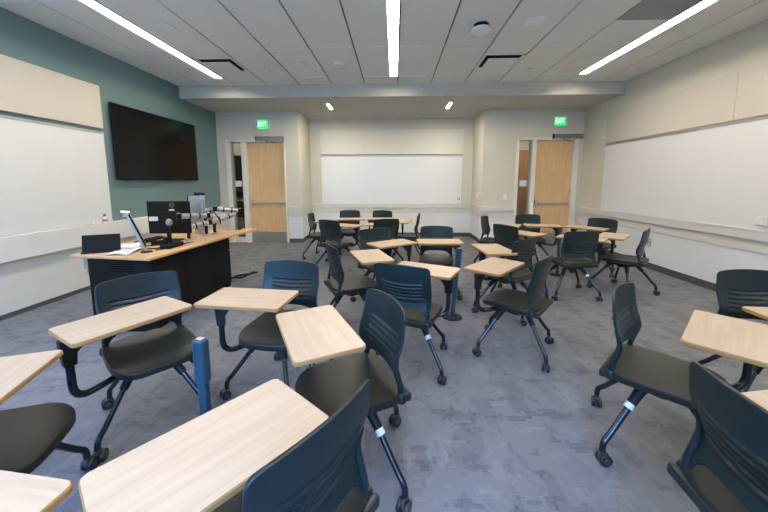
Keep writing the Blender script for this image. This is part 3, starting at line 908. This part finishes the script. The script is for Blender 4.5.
CHAIRS = [
 # x, y, head, base, tablet, post, label, sticker
 (-1.46, 1.78, -40, -8, (-1.425, 1.585, 62), (-1.535, 1.37), 'chair facing the blue post, back turned to the instructor desk', None),
 (-1.57, 1.03, 20, 82, (-1.465, .945, -70), (-1.37, .70), 'chair cut by the left frame edge, only its seat corner and tablet showing', None),
 (-1.04, .30, 84, 30, (-1.035, .53, 174), (-1.24, .54), 'chair outside the lower left, only its tablet corner showing', None),
 (-.35, .84, 148, 12, (-.475, .772, 51), (-.61, .62), 'nearest chair, ribbed back to the viewer, with the largest tablet', None),
 (-.79, 2.09, -98, 25, (-.90, 1.88, -6), (-1.05, 1.82), 'chair facing the viewer with wide tablet, behind the blue post', None),
 (-.22, 1.47, 209, 49, (-.38, 1.47, -62), (-.47, 1.67), 'chair facing left with a squarish tilted tablet in the centre foreground', 3),
 (.13, 2.41, 66, 35, (.245, 2.57, -27), (.42, 2.42), 'chair with ribbed back to the viewer, tablet reaching the round-based post', 3),
 (-.42, 3.04, 26, 50, (-.23, 3.04, -70), (-.15, 2.84), 'chair seen side on facing right, left of the middle cluster', 3),
 (-.17, 3.80, -68, 20, (-.03, 3.69, 35), (.17, 3.68), 'chair facing the viewer at the back left of the middle cluster', None),
 (.53, 4.03, -98, 45, (.54, 3.81, 1), (.75, 3.77), 'chair facing the viewer behind the round-based post', None),
 (1.23, 3.45, 128, 8, (1.05, 3.39, -85), (.93, 3.36), 'chair partly hidden behind the chair in the right middle', None),
 (1.03, 2.63, 140, 18, (.86, 2.70, 48), (.67, 2.51), 'chair in the right middle turned away, tablet on its left', None),
 (-1.38, 5.93, 0, 30, (-1.27, 5.85, 82), (-1.30, 5.66), 'chair facing right at the left end of the far table cluster', 3),
 (-.93, 5.09, 60, 15, (-.825, 5.235, -25), (-.62, 5.2), 'chair with its back to the viewer in the far left cluster', None),
 (-.94, 6.42, -92, 50, (-.83, 6.17, 6), (-1.06, 6.10), 'far chair facing the viewer below the left part of the far whiteboard', None),
 (-.31, 6.38, -108, 5, (-.27, 6.22, 0), (-.49, 6.20), 'far chair facing the viewer below the middle of the far whiteboard', None),
 (-.19, 5.26, 108, 20, (-.26, 5.40, 10), (-.10, 5.40), 'dark chair with its back to the viewer in the far middle', None),
 (.24, 5.88, 173, 40, (.13, 5.81, 78), (.15, 5.98), 'far chair seen side on facing left under the far whiteboard', None),
 (1.70, 5.39, -31, 10, (1.86, 5.22, 62), (1.96, 5.38), 'far chair facing right next to the alcove corner', None),
 (1.68, 4.49, 30, 45, (1.80, 4.50, -58), (1.90, 4.62), 'chair with its back to the viewer behind the right middle chairs', None),
 (2.37, 5.60, -96, 0, (2.42, 5.28, -8), (2.64, 5.24), 'far chair facing the viewer in front of the right door', None),
 (2.21, 4.02, 94, 42, (2.38, 4.10, -40), (2.54, 3.97), 'chair with its back to the viewer right of the middle, near the right wall', 3),
 (3.15, 5.06, -146, 10, (2.98, 5.02, -50), (2.86, 5.17), 'far chair facing the room in the corner by the right door', None),
 (2.97, 4.15, 136, 67, (2.88, 4.26, 46), (2.98, 4.40), 'chair facing left beside the power outlet on the right wall', None),
 (1.395, 1.60, -47, 16, (1.582, 1.468, 43), (1.76, 1.55), 'chair in the right foreground with its whole seat in view', 2),
 (2.33, 1.92, -97, 20, (2.22, 1.64, -4), (2.02, 1.66), 'chair facing the viewer at the right frame edge', None),
 (1.175, .82, -5, 35, (1.34, .80, -80), (1.38, .60), 'nearest right chair, its ribbed back cut by the lower right corner', None),
]
allc = []
CHT = CH
# copies first (while the source still carries all of its parts), then place
copies = [copy_tree(CH) for _ in CHAIRS[1:]]
def nxt(): return copies.pop(0)
_make = make_chair
for i, c in enumerate(CHAIRS):
    if i: first.append(copies[i-1])
    make_chair(*c[:7], sticker=c[7])

# ------------------------------------------------------------------ world, camera
w = bpy.data.worlds.new('sky'); S.world = w; w.use_nodes = True
nt = w.node_tree; bg = nt.nodes['Background']
bg.inputs['Color'].default_value = (.18, .43, 1.0, 1); bg.inputs['Strength'].default_value = 46.0
struct('ground', box(nb(), -30, 30, -40, YR-.3, -.6, -.5), 'outdoor')
struct('horizon_blocker', box(nb(), -28, 28, -24, -18, -.5, 7.6), 'outdoor')  # unseen block added to cut low skylight entering the windows
for k, (a, b) in enumerate(WX):
    l = bpy.data.lights.new('daylight_%d' % k, 'AREA'); l.shape = 'RECTANGLE'; l.size = b-a; l.size_y = WZ[1]-WZ[0]
    l.cycles.is_portal = True
    o = bpy.data.objects.new('window_daylight', l); C.objects.link(o)
    o.location = ((a+b)/2, YR-.25, sum(WZ)/2); o.rotation_euler = (PI/2, 0, 0)

cam = bpy.data.cameras.new('camera'); co = bpy.data.objects.new('camera', cam); C.objects.link(co)
cam.sensor_width = 36; cam.sensor_fit = 'HORIZONTAL'; cam.lens = 36*319.95/768
cam.shift_x = -.00044; cam.shift_y = -.0449; cam.clip_start = .02
co.matrix_world = Matrix.Translation((0, 0, 1.425)) @ Matrix.Rotation(.0324, 4, 'Z') @ Matrix.Rotation(-.1228, 4, 'X') @ Matrix.Rotation(.0018, 4, 'Y') @ Matrix.Rotation(PI/2, 4, 'X')
S.camera = co
vs = S.view_settings; vs.view_transform = 'Standard'; vs.look = 'None'; vs.gamma = 1; vs.use_curve_mapping = False
vs.exposure = 0.40
S.cycles.max_bounces = 8; S.cycles.diffuse_bounces = 5; S.cycles.glossy_bounces = 4
S.cycles.use_denoising = True
S.cycles.sample_clamp_indirect = 6
